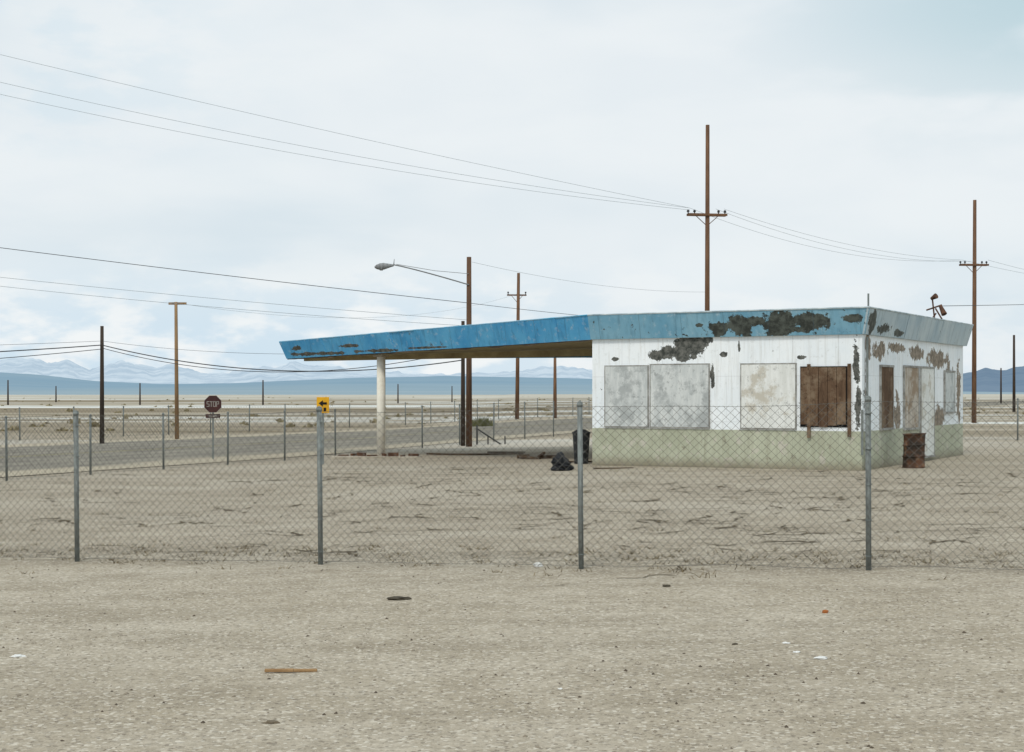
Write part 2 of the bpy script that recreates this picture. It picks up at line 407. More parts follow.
# ---------------------------------------------------------------- chain fences
galv=simple('galvanised_steel',(0.25,0.275,0.265,1),(0.15,0.165,0.16,1),30,0.65,0.2,(1,1,0.2),0.35)
wirem=simple('fence_wire',(0.15,0.145,0.13,1),(0.10,0.095,0.085,1),3,0.7,0.0)
def fence(pts,h,step,r,seed,post_r=0.030,ties=True,seg=5):
    e=empty('chain_link_fence')
    mp=MB(); mw=MB()
    P=[Vector((x,y,g(x,y))) for x,y in pts]
    for i,q in enumerate(P):
        lean=Vector((random.uniform(-.02,.02),random.uniform(-.02,.02),0))
        top=q+Vector((0,0,h+0.02))+lean
        mp.cyl(q-Vector((0,0,0.1)),top,post_r,post_r,12)
        mp.cyl(top-Vector((0,0,0.03)),top+Vector((0,0,0.012)),post_r*1.15,post_r*1.15,12)
        mp.cyl(top+Vector((0,0,0.012)),top+Vector((0,0,0.03)),post_r*1.15,post_r*0.4,12)
        if ties:
            for k in range(5):
                zz=0.15+k*h*0.21; mp.cyl(q+Vector((0,0,zz)),q+Vector((0,0,zz+0.008)),post_r*1.2,post_r*1.2,12)
    for i in range(len(P)-1):
        a,b=P[i],P[i+1]; Ln=(b-a).length; d=(b-a)/Ln; nrm=Vector((d.y,-d.x,0)).normalized()
        def W_(u,v):
            q=a+d*u; t_=u/Ln; bel=math.sin(math.pi*t_)
            top=-0.02*bel*mnoise.noise(Vector((i*3+seed,u*0.6,0)))-0.03*bel
            bz=0.03+0.03*mnoise.noise(Vector((i*7+seed,u*0.9,3)))
            o=0.035+0.06*bel*mnoise.noise(Vector((u*0.9,v*1.1,seed+i)))
            return q+Vector((0,0,bz*(1-v/h)+v+top*(v/h)))+nrm*o+d*(0.02*mnoise.noise(Vector((u*2.1,v*2.3,seed+i+9))))
        off=(i*0.37)%step
        u=-h+off
        while u<Ln:
            for sgn in (1,-1):
                us,ue=u,u+h
                cs,ce=max(us,0),min(ue,Ln)
                if ce-cs<0.02: continue
                f=(lambda q:(q-us)) if sgn==1 else (lambda q:h-(q-us))
                n=max(1,int((ce-cs)/h*seg+0.5)); pp=[]
                for k in range(n+1):
                    uu=cs+(ce-cs)*k/n; pp.append(W_(uu,f(uu))+nrm*(0.002*sgn))
                mw.tube(pp,r,3)
            u+=step
        for v in (0.01,h-0.01):
            mw.tube([W_(Ln*k/8,v) for k in range(9)],r*1.3,4)
    mp.make('posts',[galv],e,True); mw.make('mesh_wire',[wirem],e)
    return e
fence([(-15.0,21.2),(-11.8,20.35),(-8.6,19.55),(-5.42,18.7),(-2.27,17.8),(0.78,16.9),(3.84,16.15),(6.95,15.3),(10.1,14.45)],1.83,0.098,0.0020,1,seg=7)
rpts=[(r0+rd*s_) for s_ in [-9.3+3.1*k for k in range(26)]]
fence([(q.x,q.y) for q in rpts],1.6,0.13,0.0024,5,0.03,False,2)
rp2=[(r0+rd*s_+rn*(wd+5)) for s_ in [-30+3.6*k for k in range(40)]]
fence([(q.x,q.y) for q in rp2],1.5,0.26,0.004,9,0.033,False,1)
fence([(14.5+3.2*k,61+0.5*k) for k in range(12)],1.7,0.16,0.0035,13,0.033,False,2)

# ---------------------------------------------------------------- gas station
GS=empty('gas_station',(8.87,38.0,0.0),math.atan2(-0.492,0.871))
Wd,Dp=7.62,11.1; ZW=3.46; ZT=4.12; ZB=1.0
t=NT('painted_block_wall',0.8,0.2); p=t.obj()
s=t.n('ShaderNodeSeparateXYZ'); t.L(p,s.inputs[0]); X,Y,Z=s.outputs
nb=t.noise(p,0.9,4,0.6); nf=t.noise(p,7,5,0.7); nst=t.noise(t.mapv(p,(9,9,0.6)),1.0,5,0.7); npz=t.noise(p,2.6,7,0.72)
c=t.mix(t.ramp(nb,0.35,0.65),(0.84,0.89,0.93,1),(0.92,0.95,0.97,1))
c=t.mix(t.ramp(nst,0.50,0.74,0,0.5),c,(0.52,0.51,0.47,1))
c=t.mix(t.ramp(nf,0.57,0.7,0,0.35),c,(0.42,0.42,0.39,1))
front=t.ramp(Y,0.2,0.3,1,0)
H=[(-5.62,3.02,0.30,0.13),(-5.15,3.08,0.38,0.20),(-4.75,3.2,0.46,0.30),(-4.45,3.4,0.36,0.12),(-4.9,3.0,0.25,0.15),(-4.05,2.5,0.05,0.35),(-3.3,3.2,0.04,0.2),(-3.75,3.0,0.10,0.06),(-0.15,2.7,0.09,0.6),(-0.1,1.7,0.08,0.6),(-6.9,2.9,0.1,0.06),(-1.6,2.9,0.10,0.05)]
m1=t.math('MULTIPLY',t.patches(X,Z,npz,H,1.35,0.05),front)
H2=[(0.5,3.15,0.25,0.35),(1.6,3.1,0.6,0.22),(0.2,2.1,0.12,0.8),(3.3,3.2,0.8,0.12),(5.4,3.1,0.8,0.18),(7.8,3.0,1.2,0.26),(9.2,2.3,0.5,0.6),(7.9,1.2,0.8,0.35),(10.5,2.0,0.25,0.9),(0.45,0.5,0.35,0.4),(3.3,1.4,0.3,0.5)]
m2=t.math('MULTIPLY',t.patches(Y,Z,npz,H2,1.4,0.05),t.math('SUBTRACT',1.0,front))
spc=t.ramp(t.noise(p,5,6,0.7),0.675,0.685)
pm=t.math('MAXIMUM',t.math('MAXIMUM',m1,m2),spc)
peel=t.mix(t.ramp(nf,0.4,0.6),(0.05,0.055,0.05,1),(0.16,0.16,0.145,1))
peel=t.mix(t.math('SUBTRACT',1.0,front),peel,t.mix(t.ramp(nf,0.4,0.6),(0.17,0.14,0.105,1),(0.36,0.30,0.24,1)))
c=t.mix(pm,c,peel)
gb=t.mix(t.ramp(nb,0.35,0.65),(0.42,0.44,0.33,1),(0.52,0.54,0.42,1))
gb=t.mix(t.ramp(nst,0.44,0.70,0,0.65),gb,(0.33,0.32,0.24,1))
gb=t.mix(t.ramp(npz,0.57,0.60,0,0.8),gb,(0.56,0.53,0.46,1))
gb=t.mix(t.ramp(npz,0.40,0.37,0,0.8),gb,(0.27,0.25,0.19,1))
gb=t.mix(t.ramp(t.math('ADD',Z,t.math('MULTIPLY',nf,0.3)),0.1,0.45,0.85,0),gb,(0.21,0.17,0.12,1))
band=t.ramp(t.math('ADD',Z,t.math('MULTIPLY',t.math('SUBTRACT',nf,0.5),0.03)),ZB-0.008,ZB+0.008,1,0)
c=t.mix(band,c,gb)
br=t.n('ShaderNodeTexBrick')
cv=t.n('ShaderNodeCombineXYZ'); t.L(t.math('ADD',X,Y),cv.inputs[0]); t.L(Z,cv.inputs[1]); t.L(cv.outputs[0],br.inputs['Vector'])
br.inputs['Scale'].default_value=1.0; br.inputs['Brick Width'].default_value=1.22; br.inputs['Row Height'].default_value=1.21; br.inputs['Mortar Size'].default_value=0.006
br.inputs['Color1'].default_value=(1,1,1,1); br.inputs['Color2'].default_value=(0.94,0.94,0.94,1); br.inputs['Mortar'].default_value=(0.55,0.55,0.55,1)
c=t.mix(0.5,c,br.outputs['Color'],'MULTIPLY')
t.bump(nf,0.25,0.01)
wallm=t.out(c)
mb=MB(); mb.box((-Wd,0,-0.3),(0,Dp,ZW+0.3)); mb.make('walls',[wallm],GS)
def fasciam(name,ca,cb,ells,axis_y=False,wear=0.64,darkc=(0.035,0.04,0.035,1),pale=0.5):
    t=NT(name,0.6,0.3); p=t.obj(); s=t.n('ShaderNodeSeparateXYZ'); t.L(p,s.inputs[0]); X,Y,Z=s.outputs
    nb=t.noise(p,0.8,4,0.6); nf=t.noise(p,5,5,0.7); npz=t.noise(p,2.4,7,0.70); stv=t.noise(t.mapv(p,(6,6,0.5)),1,5,0.7)
    c=t.mix(t.ramp(nb,0.35,0.65),ca,cb)
    c=t.mix(t.ramp(stv,0.5,0.75,0,0.55),c,tuple(x*0.45 for x in ca[:3])+(1,))
    c=t.mix(t.ramp(nf,0.56,0.70,0,pale),c,(0.50,0.58,0.62,1))
    a=Y if axis_y else X
    pm=t.ramp(t.noise(p,4.2,6,0.7),wear,wear+0.015)
    if ells: pm=t.math('MAXIMUM',pm,t.patches(a,Z,npz,ells,1.2,0.05))
    dk=t.mix(t.ramp(nf,0.42,0.6),darkc,tuple(x*2.6 for x in darkc[:3])+(1,))
    c=t.mix(pm,c,dk)
    sm=t.math('PINGPONG',a,0.61)
    c=t.mix(t.ramp(sm,0.0,0.014,0.55,0),c,(0.05,0.09,0.12,1))
    t.bump(nf,0.25,0.01)
    return t.out(c)
fm_front=fasciam('faded_blue_fascia',(0.15,0.35,0.49,1),(0.25,0.45,0.56,1),[(-3.75,3.70,0.25,0.17),(-3.15,3.72,0.48,0.28),(-2.7,3.85,0.3,0.14),(-2.1,3.82,0.70,0.32),(-1.35,3.82,0.65,0.24),(-1.7,3.62,0.5,0.12),(-0.2,3.87,0.25,0.10),(-4.35,3.78,0.1,0.05)])
fm_side=fasciam('side_fascia',(0.36,0.47,0.54,1),(0.52,0.60,0.63,1),[(0.3,3.8,0.45,0.26),(1.4,3.65,0.5,0.12),(3.0,3.6,0.5,0.08)],True,0.66)
fm_can=fasciam('canopy_blue_fascia',(0.05,0.28,0.54,1),(0.11,0.39,0.63,1),[(-20.2,3.33,1.6,0.06),(-17.2,3.36,1.2,0.05),(-14.5,3.40,1.0,0.03),(-21.6,3.55,0.3,0.08),(-18.6,3.55,0.5,0.05)],False,0.655,(0.05,0.048,0.04,1),0.45)
trim=simple('faded_white_trim',(0.60,0.66,0.68,1),(0.30,0.38,0.43,1),3)
dark=simple('tar_roofing',(0.10,0.10,0.095,1),(0.05,0.05,0.05,1),3)
soff=simple('soffit_boards',(0.42,0.35,0.20,1),(0.24,0.19,0.11,1),1.2,stretch=(1,4,1))
bt,bb=0.26,0.09
def fascia(name,p0b,p1b,p0t,p1t,mat,th=0.05,jj=0.012):
    a,b,c,d=[Vector(q) for q in (p0b,p1b,p1t,p0t)]
    n=(b-a).cross(d-a).normalized()
    mb=MB(); N=max(1,int((b-a).length/1.22))
    for i in range(N):
        u0,u1=i/N,(i+1)/N; jit=n*random.uniform(-jj,jj)
        q=[a.lerp(b,u0),a.lerp(b,u1),d.lerp(c,u1),d.lerp(c,u0)]
        q=[k+jit for k in q]; back=[k-n*th for k in q]
        mb.add(q+back,[(0,1,2,3),(7,6,5,4),(0,4,5,1),(1,5,6,2),(2,6,7,3),(3,7,4,0)])
    return mb.make(name,[mat],GS)
TIP=(-22.35,5.55)
A=(-Wd,-bb,ZW); At=(-Wd-0.02,-bt,ZT)
Bb=(bb,-bb,ZW); Bt=(bt,-bt,ZT)
Cb=(bb,Dp+bb,ZW); Ct=(bt,Dp+bt,ZT)
Db=(-Wd,Dp+bb,3.20); Dt=(-Wd,Dp+bt,ZT)
fascia('front_fascia',A,Bb,At,Bt,fm_front)
fascia('side_fascia',Bb,Cb,Bt,Ct,fm_side)
fascia('back_fascia',Cb,(-Wd,Dp+bb,ZW),Ct,Dt,fm_side)
Tn=(TIP[0],TIP[1]-0.35,3.19); Tnt=(TIP[0]-0.22,TIP[1]-0.5,3.78)
Tf=(TIP[0],TIP[1]+0.35,3.19); Tft=(TIP[0]-0.22,TIP[1]+0.5,3.78)
Ac=(-Wd-0.005,-bb,ZW-0.01); Act=(-Wd-0.025,-bt,ZT-0.01)
fascia('canopy_fascia_near',Tn,Ac,Tnt,Act,fm_can,0.05,0.02)
fascia('canopy_fascia_far',Db,Tf,Dt,Tft,fm_can)
fascia('canopy_fascia_tip',Tf,Tn,Tft,Tnt,fm_can)
def slab(name,top,bot,mt):
    mb=MB(); n=len(top); mb.add(list(top)+list(bot),[tuple(range(n)),tuple(range(n,2*n))[::-1]]+[(i,n+i,n+(i+1)%n,(i+1)%n) for i in range(n)]); return mb.make(name,[mt],GS)
def sh_(p,dz,ins=0.10):
    return (p[0]+(0.15 if p[0]<-20 else 0),p[1]+(ins if p[1]<5 or (p[0]<-20 and p[1]<5.5) else -ins),p[2]+dz)
slab('canopy_roof',[sh_(q,-0.06) for q in (Tnt,(-Wd-0.03,-bt,ZT),(-Wd-0.03,Dp+bt,ZT),Tft)],[sh_(q,-0.14) for q in (Tnt,(-Wd-0.03,-bt,ZT),(-Wd-0.03,Dp+bt,ZT),Tft)],dark)
slab('canopy_soffit',[sh_(q,0.12) for q in (Tn,(-Wd-0.03,-bb,ZW),(-Wd-0.03,Dp,3.36),Tf)],[sh_(q,0.06) for q in (Tn,(-Wd-0.03,-bb,ZW),(-Wd-0.03,Dp,3.36),Tf)],soff)
mb=MB(); mb.box((-Wd,-0.15,3.95),(0.15,Dp+0.15,4.02)); mb.make('roof',[dark],GS)
mb=MB(); mb.box((-Wd+0.0,-bb+0.03,ZW-0.0),(bb-0.03,0.0-0.003,ZW+0.04)); mb.box((0.003,-bb+0.03,ZW+0.0),(bb-0.03,Dp,ZW+0.04)); mb.make('soffit_trim',[trim],GS)
mb=MB()
def edge(a,b,r=0.022): mb.cyl(Vector(a)+Vector((0,0,0.012)),Vector(b)+Vector((0,0,0.012)),r,r,6)
edge(At,Bt);edge(Bt,Ct); edge(Ct,Dt); mb.make('roof_edge_trim',[trim],GS)
mb=MB(); edge(Tnt,(At[0],At[1],At[2]),0.018); edge(Tft,Dt,0.018); mb.make('canopy_edge_trim',[simple('blue_edge',(0.10,0.40,0.62,1),(0.35,0.5,0.6,1),2)],GS)
mb=MB()
for i in range(110):
    u0,u1=i/110,(i+1)/110; a=Vector(Tn).lerp(Vector(Ac),u0); b=Vector(Tn).lerp(Vector(Ac),u1)
    k=lambda u:0.02+0.16*max(0,mnoise.noise(Vector((u*21,2,1)))+0.1)*(1-0.7*u)
    o=Vector((0.0,0.03,0))
    mb.add([a+o-Vector((0,0,k(u0))),b+o-Vector((0,0,k(u1))),b+o,a+o],[(0,1,2,3)])
mb.make('torn_flashing',[simple('rusty_flashing',(0.14,0.10,0.065,1),(0.05,0.045,0.04,1),3)],GS)
mb=MB()
a=Vector((-Wd-0.05,5.55,3.28));b=Vector((-21.8,5.55,3.12))
mb.add([a+Vector((0,-.08,-.12)),a+Vector((0,.08,-.12)),a+Vector((0,.08,.12)),a+Vector((0,-.08,.12)),b+Vector((0,-.08,-.02)),b+Vector((0,.08,-.02)),b+Vector((0,.08,.12)),b+Vector((0,-.08,.12))],[(0,1,2,3),(7,6,5,4),(0,4,5,1),(1,5,6,2),(2,6,7,3),(3,7,4,0)])
mb.make('canopy_beam',[soff],GS)
cg=-0.18
cream=simple('cream_column_paint',(0.88,0.85,0.76,1),(0.74,0.70,0.60,1),3)
conc=simple('concrete',(0.50,0.45,0.37,1),(0.32,0.28,0.22,1),2)
mb=MB(); mb.cyl((-17.43,3.95,cg),(-17.43,3.95,3.28),0.145,0.145,20)
mb.make('canopy_column',[cream],GS,True)
mb=MB(); mb.cyl((-17.43,3.95,cg-0.02),(-17.43,3.95,cg+0.10),0.19,0.17,16); mb.box((-17.62,3.76,3.17),(-17.24,4.14,3.225)); mb.make('column_base',[conc],GS)
def plyw(name,c1,c2,wear=0.5,c3=None):
    t=NT(name,0.85,0.15); p=t.obj(); v=t.mapv(p,(5,5,0.9)); n=t.noise(v,1.5,6,0.72,0.3); n2=t.noise(p,1.3,6,0.72); n3=t.noise(p,9,5,0.7)
    c=t.mix(t.ramp(n,0.36,0.64),c1,c2)
    c=t.mix(t.ramp(n2,wear,wear+0.09,0,0.8),c,c3 or tuple(x*0.72 for x in c1[:3])+(1,))
    c=t.mix(t.ramp(n3,0.58,0.66,0,0.6),c,tuple(x*0.5 for x in c1[:3])+(1,))
    return t.out(c)
bw=plyw('grey_white_board',(0.50,0.53,0.53,1),(0.68,0.70,0.69,1)); bw2=plyw('whitewashed_board',(0.68,0.69,0.66,1),(0.82,0.83,0.81,1),0.50,(0.50,0.46,0.38,1))
bbn=plyw('weathered_plywood',(0.075,0.045,0.028,1),(0.16,0.10,0.062,1),0.50,(0.23,0.17,0.115,1))
frm=simple('window_frame',(0.42,0.42,0.40,1),(0.2,0.19,0.17,1),5); blk=simple('painted_dark',(0.02,0.02,0.02,1))  # blk: black colour standing in for unlit depth
def board(x0,x1,z0,z1,mat,name='boarded_window',th=0.03,frame=True,planks=0):
    mb=MB()
    if planks:
        for i in range(planks):
            a=x0+(x1-x0)*i/planks; b=x0+(x1-x0)*(i+1)/planks
            mb.box((a+0.006,-0.03-th-random.random()*0.01,z0+random.random()*0.08),(b-0.006,-0.012,z1-random.random()*0.03))
    else: mb.box((x0,-0.012-th,z0),(x1,-0.012,z1))
    mb.make(name,[mat],GS)
    if frame:
        mf=MB(); w=0.035
        mf.box((x0-w,-0.035,z1+0.002),(x1+w,-0.003,z1+w)); mf.box((x0-w,-0.05,z0-w),(x1+w,-0.003,z0-0.002))
        mf.box((x0-w,-0.03,z0),(x0-0.003,-0.003,z1)); mf.box((x1+0.003,-0.03,z0),(x1+w,-0.003,z1)); mf.make('window_frame',[frm],GS)
board(-7.2,-5.93,1.06,2.7,bw); board(-5.83,-4.15,1.06,2.73,bw)
board(-3.22,-1.75,1.06,2.72,bw2)
mb=MB(); mb.box((-1.62,-0.02,1.1),(-0.38,-0.004,2.66)); mb.make('painted_dark_opening',[blk],GS)  # black sheet on the solid wall, darkness behind the planks painted in
board(-1.60,-0.40,1.10,2.66,bbn,frame=False,planks=5)
mb=MB()
for (xx,zz) in ((-1.42,0.82),(-0.36,0.86)): mb.box((xx,-0.075,zz),(xx+0.09,-0.045,2.72))
mb.make('board_brace',[bbn],GS)
def sboard(y0,y1,z0,z1,mat,frame=True):
    mb=MB(); mb.box((0.012,y0,z0),(0.045,y1,z1)); mb.make('boarded_window',[mat],GS)
    if frame:
        mf=MB(); w=0.06
        mf.box((0.003,y0-w,z1+0.002),(0.06,y1+w,z1+w)); mf.box((0.003,y0-w,z0-w),(0.07,y1+w,z0-0.002)); mf.box((0.003,y0-w,z0),(0.05,y0-0.003,z1)); mf.box((0.003,y1+0.003,z0),(0.05,y1+w,z1)); mf.make('window_frame',[frm],GS)
sboard(1.62,2.75,1.05,2.66,bbn); sboard(3.95,5.4,1.0,2.68,plyw('pale_board',(0.36,0.30,0.24,1),(0.60,0.56,0.50,1),0.46,(0.28,0.20,0.13,1))); sboard(5.75,7.2,0.15,2.68,bw2); sboard(8.6,9.8,1.4,2.6,bw)
rust=simple('rusty_metal',(0.15,0.075,0.045,1),(0.07,0.04,0.028,1),6)
mb=MB(); mb.tube([(0.06,0.25,0.0),(0.06,0.25,3.4)],0.03,8); mb.box((-0.02,-0.04,0.4),(0.035,-0.003,1.55)); mb.make('conduit',[galv],GS)
mb=MB(); mb.cyl((-0.1,0.9,4.0),(-0.1,0.9,4.55),0.025,0.025,8); mb.make('vent_pipe',[galv],GS)
mb=MB(); b0=Vector((-0.5,9.6,4.0))
mb.cyl(b0,b0+Vector((-0.1,0,0.95)),0.025,0.025,8); mb.cyl(b0+Vector((0.35,0,0)),b0+Vector((0,0,0.6)),0.025,0.025,8); mb.cyl(b0+Vector((-0.30,0,0)),b0+Vector((0.02,0,0.45)),0.025,0.025,8)
mb.cyl(b0+Vector((-0.28,0,0.55)),b0+Vector((0.2,0,0.70)),0.025,0.025,8)
mb.cyl(b0+Vector((0.15,-0.02,0.68)),b0+Vector((0.30,-0.12,0.40)),0.05,0.09,10)
mb.cyl(b0+Vector((-0.12,-0.02,0.9)),b0+Vector((0.05,-0.1,0.98)),0.05,0.09,10)
mb.make('roof_floodlights',[rust],GS)

# ---------------------------------------------------------------- pump island & clutter
e=empty('pump_island',(0,0,0)); mb=MB()
ic=Vector((-4.7,49.8,g(-4.7,49.8))); M=Matrix.Translation(ic)@Matrix.Rotation(math.radians(-8),4,'Z')
mb.box((-1.2,-0.45,-0.05),(1.7,0.45,0.07),0,M); mb.make('kerb',[conc],e,False,0.03)
mb=MB()
for k in range(8):
    M2=M@Matrix.Translation((-0.9+0.34*k,-0.15+0.15*math.sin(k*2),0.07))@Matrix.Rotation(k*1.3,4,'Z'); mb.box((-0.16,-0.04,0),(0.2,0.04,0.04+0.04*(k%3)),0,M2)
mb.make('broken_fittings',[rust],e)
wood=simple('old_timber',(0.13,0.09,0.06,1),(0.05,0.038,0.028,1),3,stretch=(1,6,6))
mb=MB()
def plank(x,y,L_,w,h,a,tilt=0,m=0,lift=0):
    M=Matrix.Translation((x,y,g(x,y)+lift))@Matrix.Rotation(a,4,'Z')@Matrix.Rotation(tilt,4,'Y'); mb.box((-L_/2,-w/2,0),(L_/2,w/2,h),m,M)
plank(-0.9,50,2.6,0.12,0.05,0.1); plank(-2.3,50.6,1.2,0.1,0.06,-0.2,0.02); plank(-0.2,51.5,1.3,0.1,0.04,-0.1)
plank(0.9,46.5,1.3,0.10,0.05,0.15); plank(0.55,46.2,0.7,0.11,0.09,-0.5,0.1); plank(1.2,46.8,0.8,0.10,0.09,0.7); plank(2.0,43.6,1.0,0.08,0.05,0.1); plank(0.9,46.4,0.6,0.08,0.06,1.9,0.3,0,0.08)
plank(0.35,46.9,0.4,0.08,0.12,0.4); plank(1.4,46.0,0.5,0.08,0.07,-0.9,-0.2,0,0.05)
plank(2.7,39.9,1.1,0.05,0.03,0.2)
mb.make('scrap_timber_pile',[wood])
e=empty('guard_rail'); mb=MB(); z0=g(-1,60)
mb.tube([at(476,428,60),at(505,447,60)],0.035,6); mb.tube([(-1.4,60,z0),at(477,425,60)],0.04,6); mb.tube([at(488,436,60),(-0.96,60,z0)],0.03,6); mb.tube([(-0.28,60,z0),at(505,436,60)],0.03,6); mb.make('rail',[dark],e)
# barrel
bx,by=10.6,39.6; e=empty('oil_drum',(bx,by,g(bx,by)))
mb=MB(); n=40
prof=[(0.0,0.29),(0.012,0.302),(0.03,0.29),(0.27,0.275),(0.29,0.29),(0.305,0.312),(0.32,0.29),(0.34,0.275),(0.57,0.275),(0.59,0.29),(0.605,0.312),(0.62,0.29),(0.64,0.275),(0.87,0.28),(0.885,0.305),(0.90,0.305),(0.905,0.288),(0.86,0.272)]
vs=[]
for (zz,r) in prof:
    for i in range(n):
        a=2*math.pi*i/n; dent=1-0.12*max(0,math.cos(a+1.9))**6*math.exp(-((zz-0.62)/0.2)**2)
        vs.append((r*dent*math.cos(a)+0.03*zz,r*dent*math.sin(a),zz+0.04*r*math.cos(a)))
mb.add(vs,[(j*n+i,j*n+(i+1)%n,(j+1)*n+(i+1)%n,(j+1)*n+i) for j in range(len(prof)-1) for i in range(n)])
mb.add([(0.27*math.cos(2*math.pi*i/n)+0.025,0.27*math.sin(2*math.pi*i/n),0.80) for i in range(n)],[tuple(range(n))],1)  # black disc, darkness inside the drum put in as colour
t=NT('rusted_drum',0.8,0.3); p=t.obj(); nn=t.noise(p,2.2,6,0.65); n2=t.noise(p,6,5,0.6)
c=t.mix(t.ramp(nn,0.42,0.58),(0.035,0.026,0.020,1),(0.12,0.058,0.033,1)); c=t.mix(t.ramp(n2,0.56,0.66,0,0.7),c,(0.26,0.15,0.085,1))
mb.make('drum_body',[t.out(c),blk],e,True)
# trash can
bx,by=1.98,42.9; e=empty('trash_can',(bx,by,g(bx,by))); bk=simple('black_plastic',(0.03,0.032,0.035,1),(0.015,0.016,0.018,1),4,0.6)
mb=MB(); mb.cyl((0,0,0),(0,0,0.86),0.2,0.25,20); mb.cyl((0,0,0.86),(0,0,0.90),0.27,0.27,20); mb.cyl((0,0,0.90),(0,0,0.98),0.26,0.12,20); mb.cyl((0,0,0.98),(0,0,1.0),0.05,0.05,8)
mb.make('can_body',[bk],e,False,0.005)
mb=MB(); nu,nv=26,16; vs=[]
cx,cy=1.30,39.3
for j in range(nv+1):
    ph=math.pi*j/nv
    for i in range(nu):
        th=2*math.pi*i/nu; d=Vector((math.sin(ph)*math.cos(th),math.sin(ph)*math.sin(th),math.cos(ph)))
        k=1+0.6*mnoise.fractal(d*2.4+Vector((3,1,5)),1.0,2.0,4); k*=1+ (0.8*max(0,d.z)**4)
        vs.append((cx+d.x*0.24*k,cy+d.y*0.22*k,g(cx,cy)+max(-0.01,0.09+d.z*0.17*k)))
mb.add(vs,[(j*nu+i,j*nu+(i+1)%nu,(j+1)*nu+(i+1)%nu,(j+1)*nu+i)[::-1] for j in range(nv) for i in range(nu)])
mb.make('rubbish_bag',[bk])

# ---------------------------------------------------------------- poles
def polemat(name,c,c2): return simple(name,c,c2,3,0.9,0,(3,3,0.25))
pw=polemat('creosote_pole',(0.21,0.115,0.065,1),(0.10,0.056,0.036,1)); pdk=polemat('dark_pole',(0.075,0.055,0.042,1),(0.04,0.032,0.027,1)); plt=polemat('sun_bleached_pole',(0.33,0.21,0.11,1),(0.20,0.125,0.07,1))
ins=simple('insulator',(0.08,0.08,0.085,1),(0.04,0.04,0.04,1))
def pole(b,top,d,w,mat,arms=(),zbase=None,name='utility_pole',lean=0):
    x=(b-512)/F*d; z0=g(x,d); H=EYE+(392-top)/F*d-z0
    e=empty(name,(x,d,z0)); mb=MB(); mb.cyl((0,0,-0.2),(lean,0,H),w*0.52,w*0.36,12); mb.make('pole',[mat],e,True)
    if arms:
        ma=MB(); mi=MB()
        for (y,hw,yaw,kind) in arms:
            z=EYE+(392-y)/F*d-z0
            M=Matrix.Translation((0,0,z))@Matrix.Rotation(yaw,4,'Z')
            for sd_ in ((-1,1) if kind=='double' else (1,)):
                ma.box((-hw,sd_*w*0.55-0.045,-0.05),(hw,sd_*w*0.55+0.045,0.06),0,M)
            if kind in('double','single'):
                for sx_ in (-1,1):
                    for fr in ((0.62,0.95) if kind=='double' else (0.9,)):
                        q0=M@Vector((sx_*hw*fr,w*0.3,0.06)); q1=M@Vector((sx_*hw*fr,w*0.3,0.26))
                        mi.cyl(q0,q1,0.03,0.03,8); mi.cyl(q0.lerp(q1,.45),q1,0.075,0.05,8)
                ma.cyl(M@Vector((-hw*0.6,0,-0.02)),Vector((0,0,z-0.55)),0.02,0.02,6); ma.cyl(M@Vector((hw*0.6,0,-0.02)),Vector((0,0,z-0.55)),0.02,0.02,6)
        ma.make('crossarm',[mat],e)
        if mi.v: mi.make('insulators',[ins],e,True)
    return e
pole(707,125,75,0.27,pw,[(215,1.0,0.15,'double')],lean=0.03)
pole(974,200,97,0.30,pw,[(265,0.92,0.1,'double')],lean=0.05)
pole(517,273,115,0.32,pw,[(295,0.75,0.1,'single')],lean=0.12)
pole(555,355,115,0.30,pw)
pole(102,326,65,0.20,pdk)
pole(177,302,71,0.20,plt,[(303.5,0.42,0.0,'plain')],lean=-0.05)
pole(463,321,59,0.19,pdk)
pole(8,380,260,0.3,pdk); pole(140,383,260,0.3,pdk); pole(263,380,260,0.3,pdk); pole(398,384,300,0.3,pdk)
pole(1014,335,150,0.30,pdk); pole(1001,368,260,0.32,pdk); pole(56,386,330,0.32,pdk); pole(452,386,330,0.28,pdk)
pole(-300,185,50,0.26,pw,[(205,0.9,1.2,'double')]); pole(-300,-45,60,0.28,pw,[(-16,0.98,1.2,'double')]); pole(1230,250,125,0.3,pw,[(296,0.9,0.1,'double')])
x=(469-512)/F*58; z0=g(x,58); e=empty('street_lamp',(x,58,z0)); hz=lambda y:EYE+(392-y)/F*58-z0
mb=MB(); mb.cyl((0,0,-0.2),(0,0,hz(257)),0.125,0.09,14); mb.make('pole',[polemat('lamp_pole_wood',(0.16,0.09,0.055,1),(0.08,0.048,0.032,1))],e,True)
mb=MB(); X1=(394-469)/F*58
pts=[Vector((X1*u,-0.12,hz(285)+(hz(265)-hz(285))*(1-(1-u)**1.12))) for u in [k/10 for k in range(11)]]
mb.tube(pts,0.024,8); mb.tube([(0,-0.12,hz(274)),Vector((X1*0.45,-0.12,hz(271))),pts[-1]+Vector((0.1,0,0.02))],0.010,6)
mb.cyl(pts[-1],pts[-1]+Vector((0.02,0,0.22)),0.02,0.01,6)
mb.make('lamp_arm',[simple('dull_steel',(0.26,0.27,0.27,1),(0.18,0.18,0.18,1),4)],e,True)
mb=MB(); c0=pts[-1]; prof=[(0.04,0.0),(0.06,0.10),(0.09,0.22),(0.13,0.38),(0.13,0.52),(0.09,0.66),(0.03,0.74)]
for (ra,a),(rb,b) in zip(prof,prof[1:]):
    mb.cyl(c0+Vector((-a,0,-0.02-a*0.10)),c0+Vector((-b,0,-0.02-b*0.10)),ra,rb,14)
mb.cyl(c0+Vector((-0.48,0,-0.10)),c0+Vector((-0.48,0,-0.22)),0.13,0.06,14)
mb.make('lamp_head',[simple('lamp_housing',(0.30,0.31,0.31,1),(0.22,0.22,0.22,1),4,0.5)],e,True)

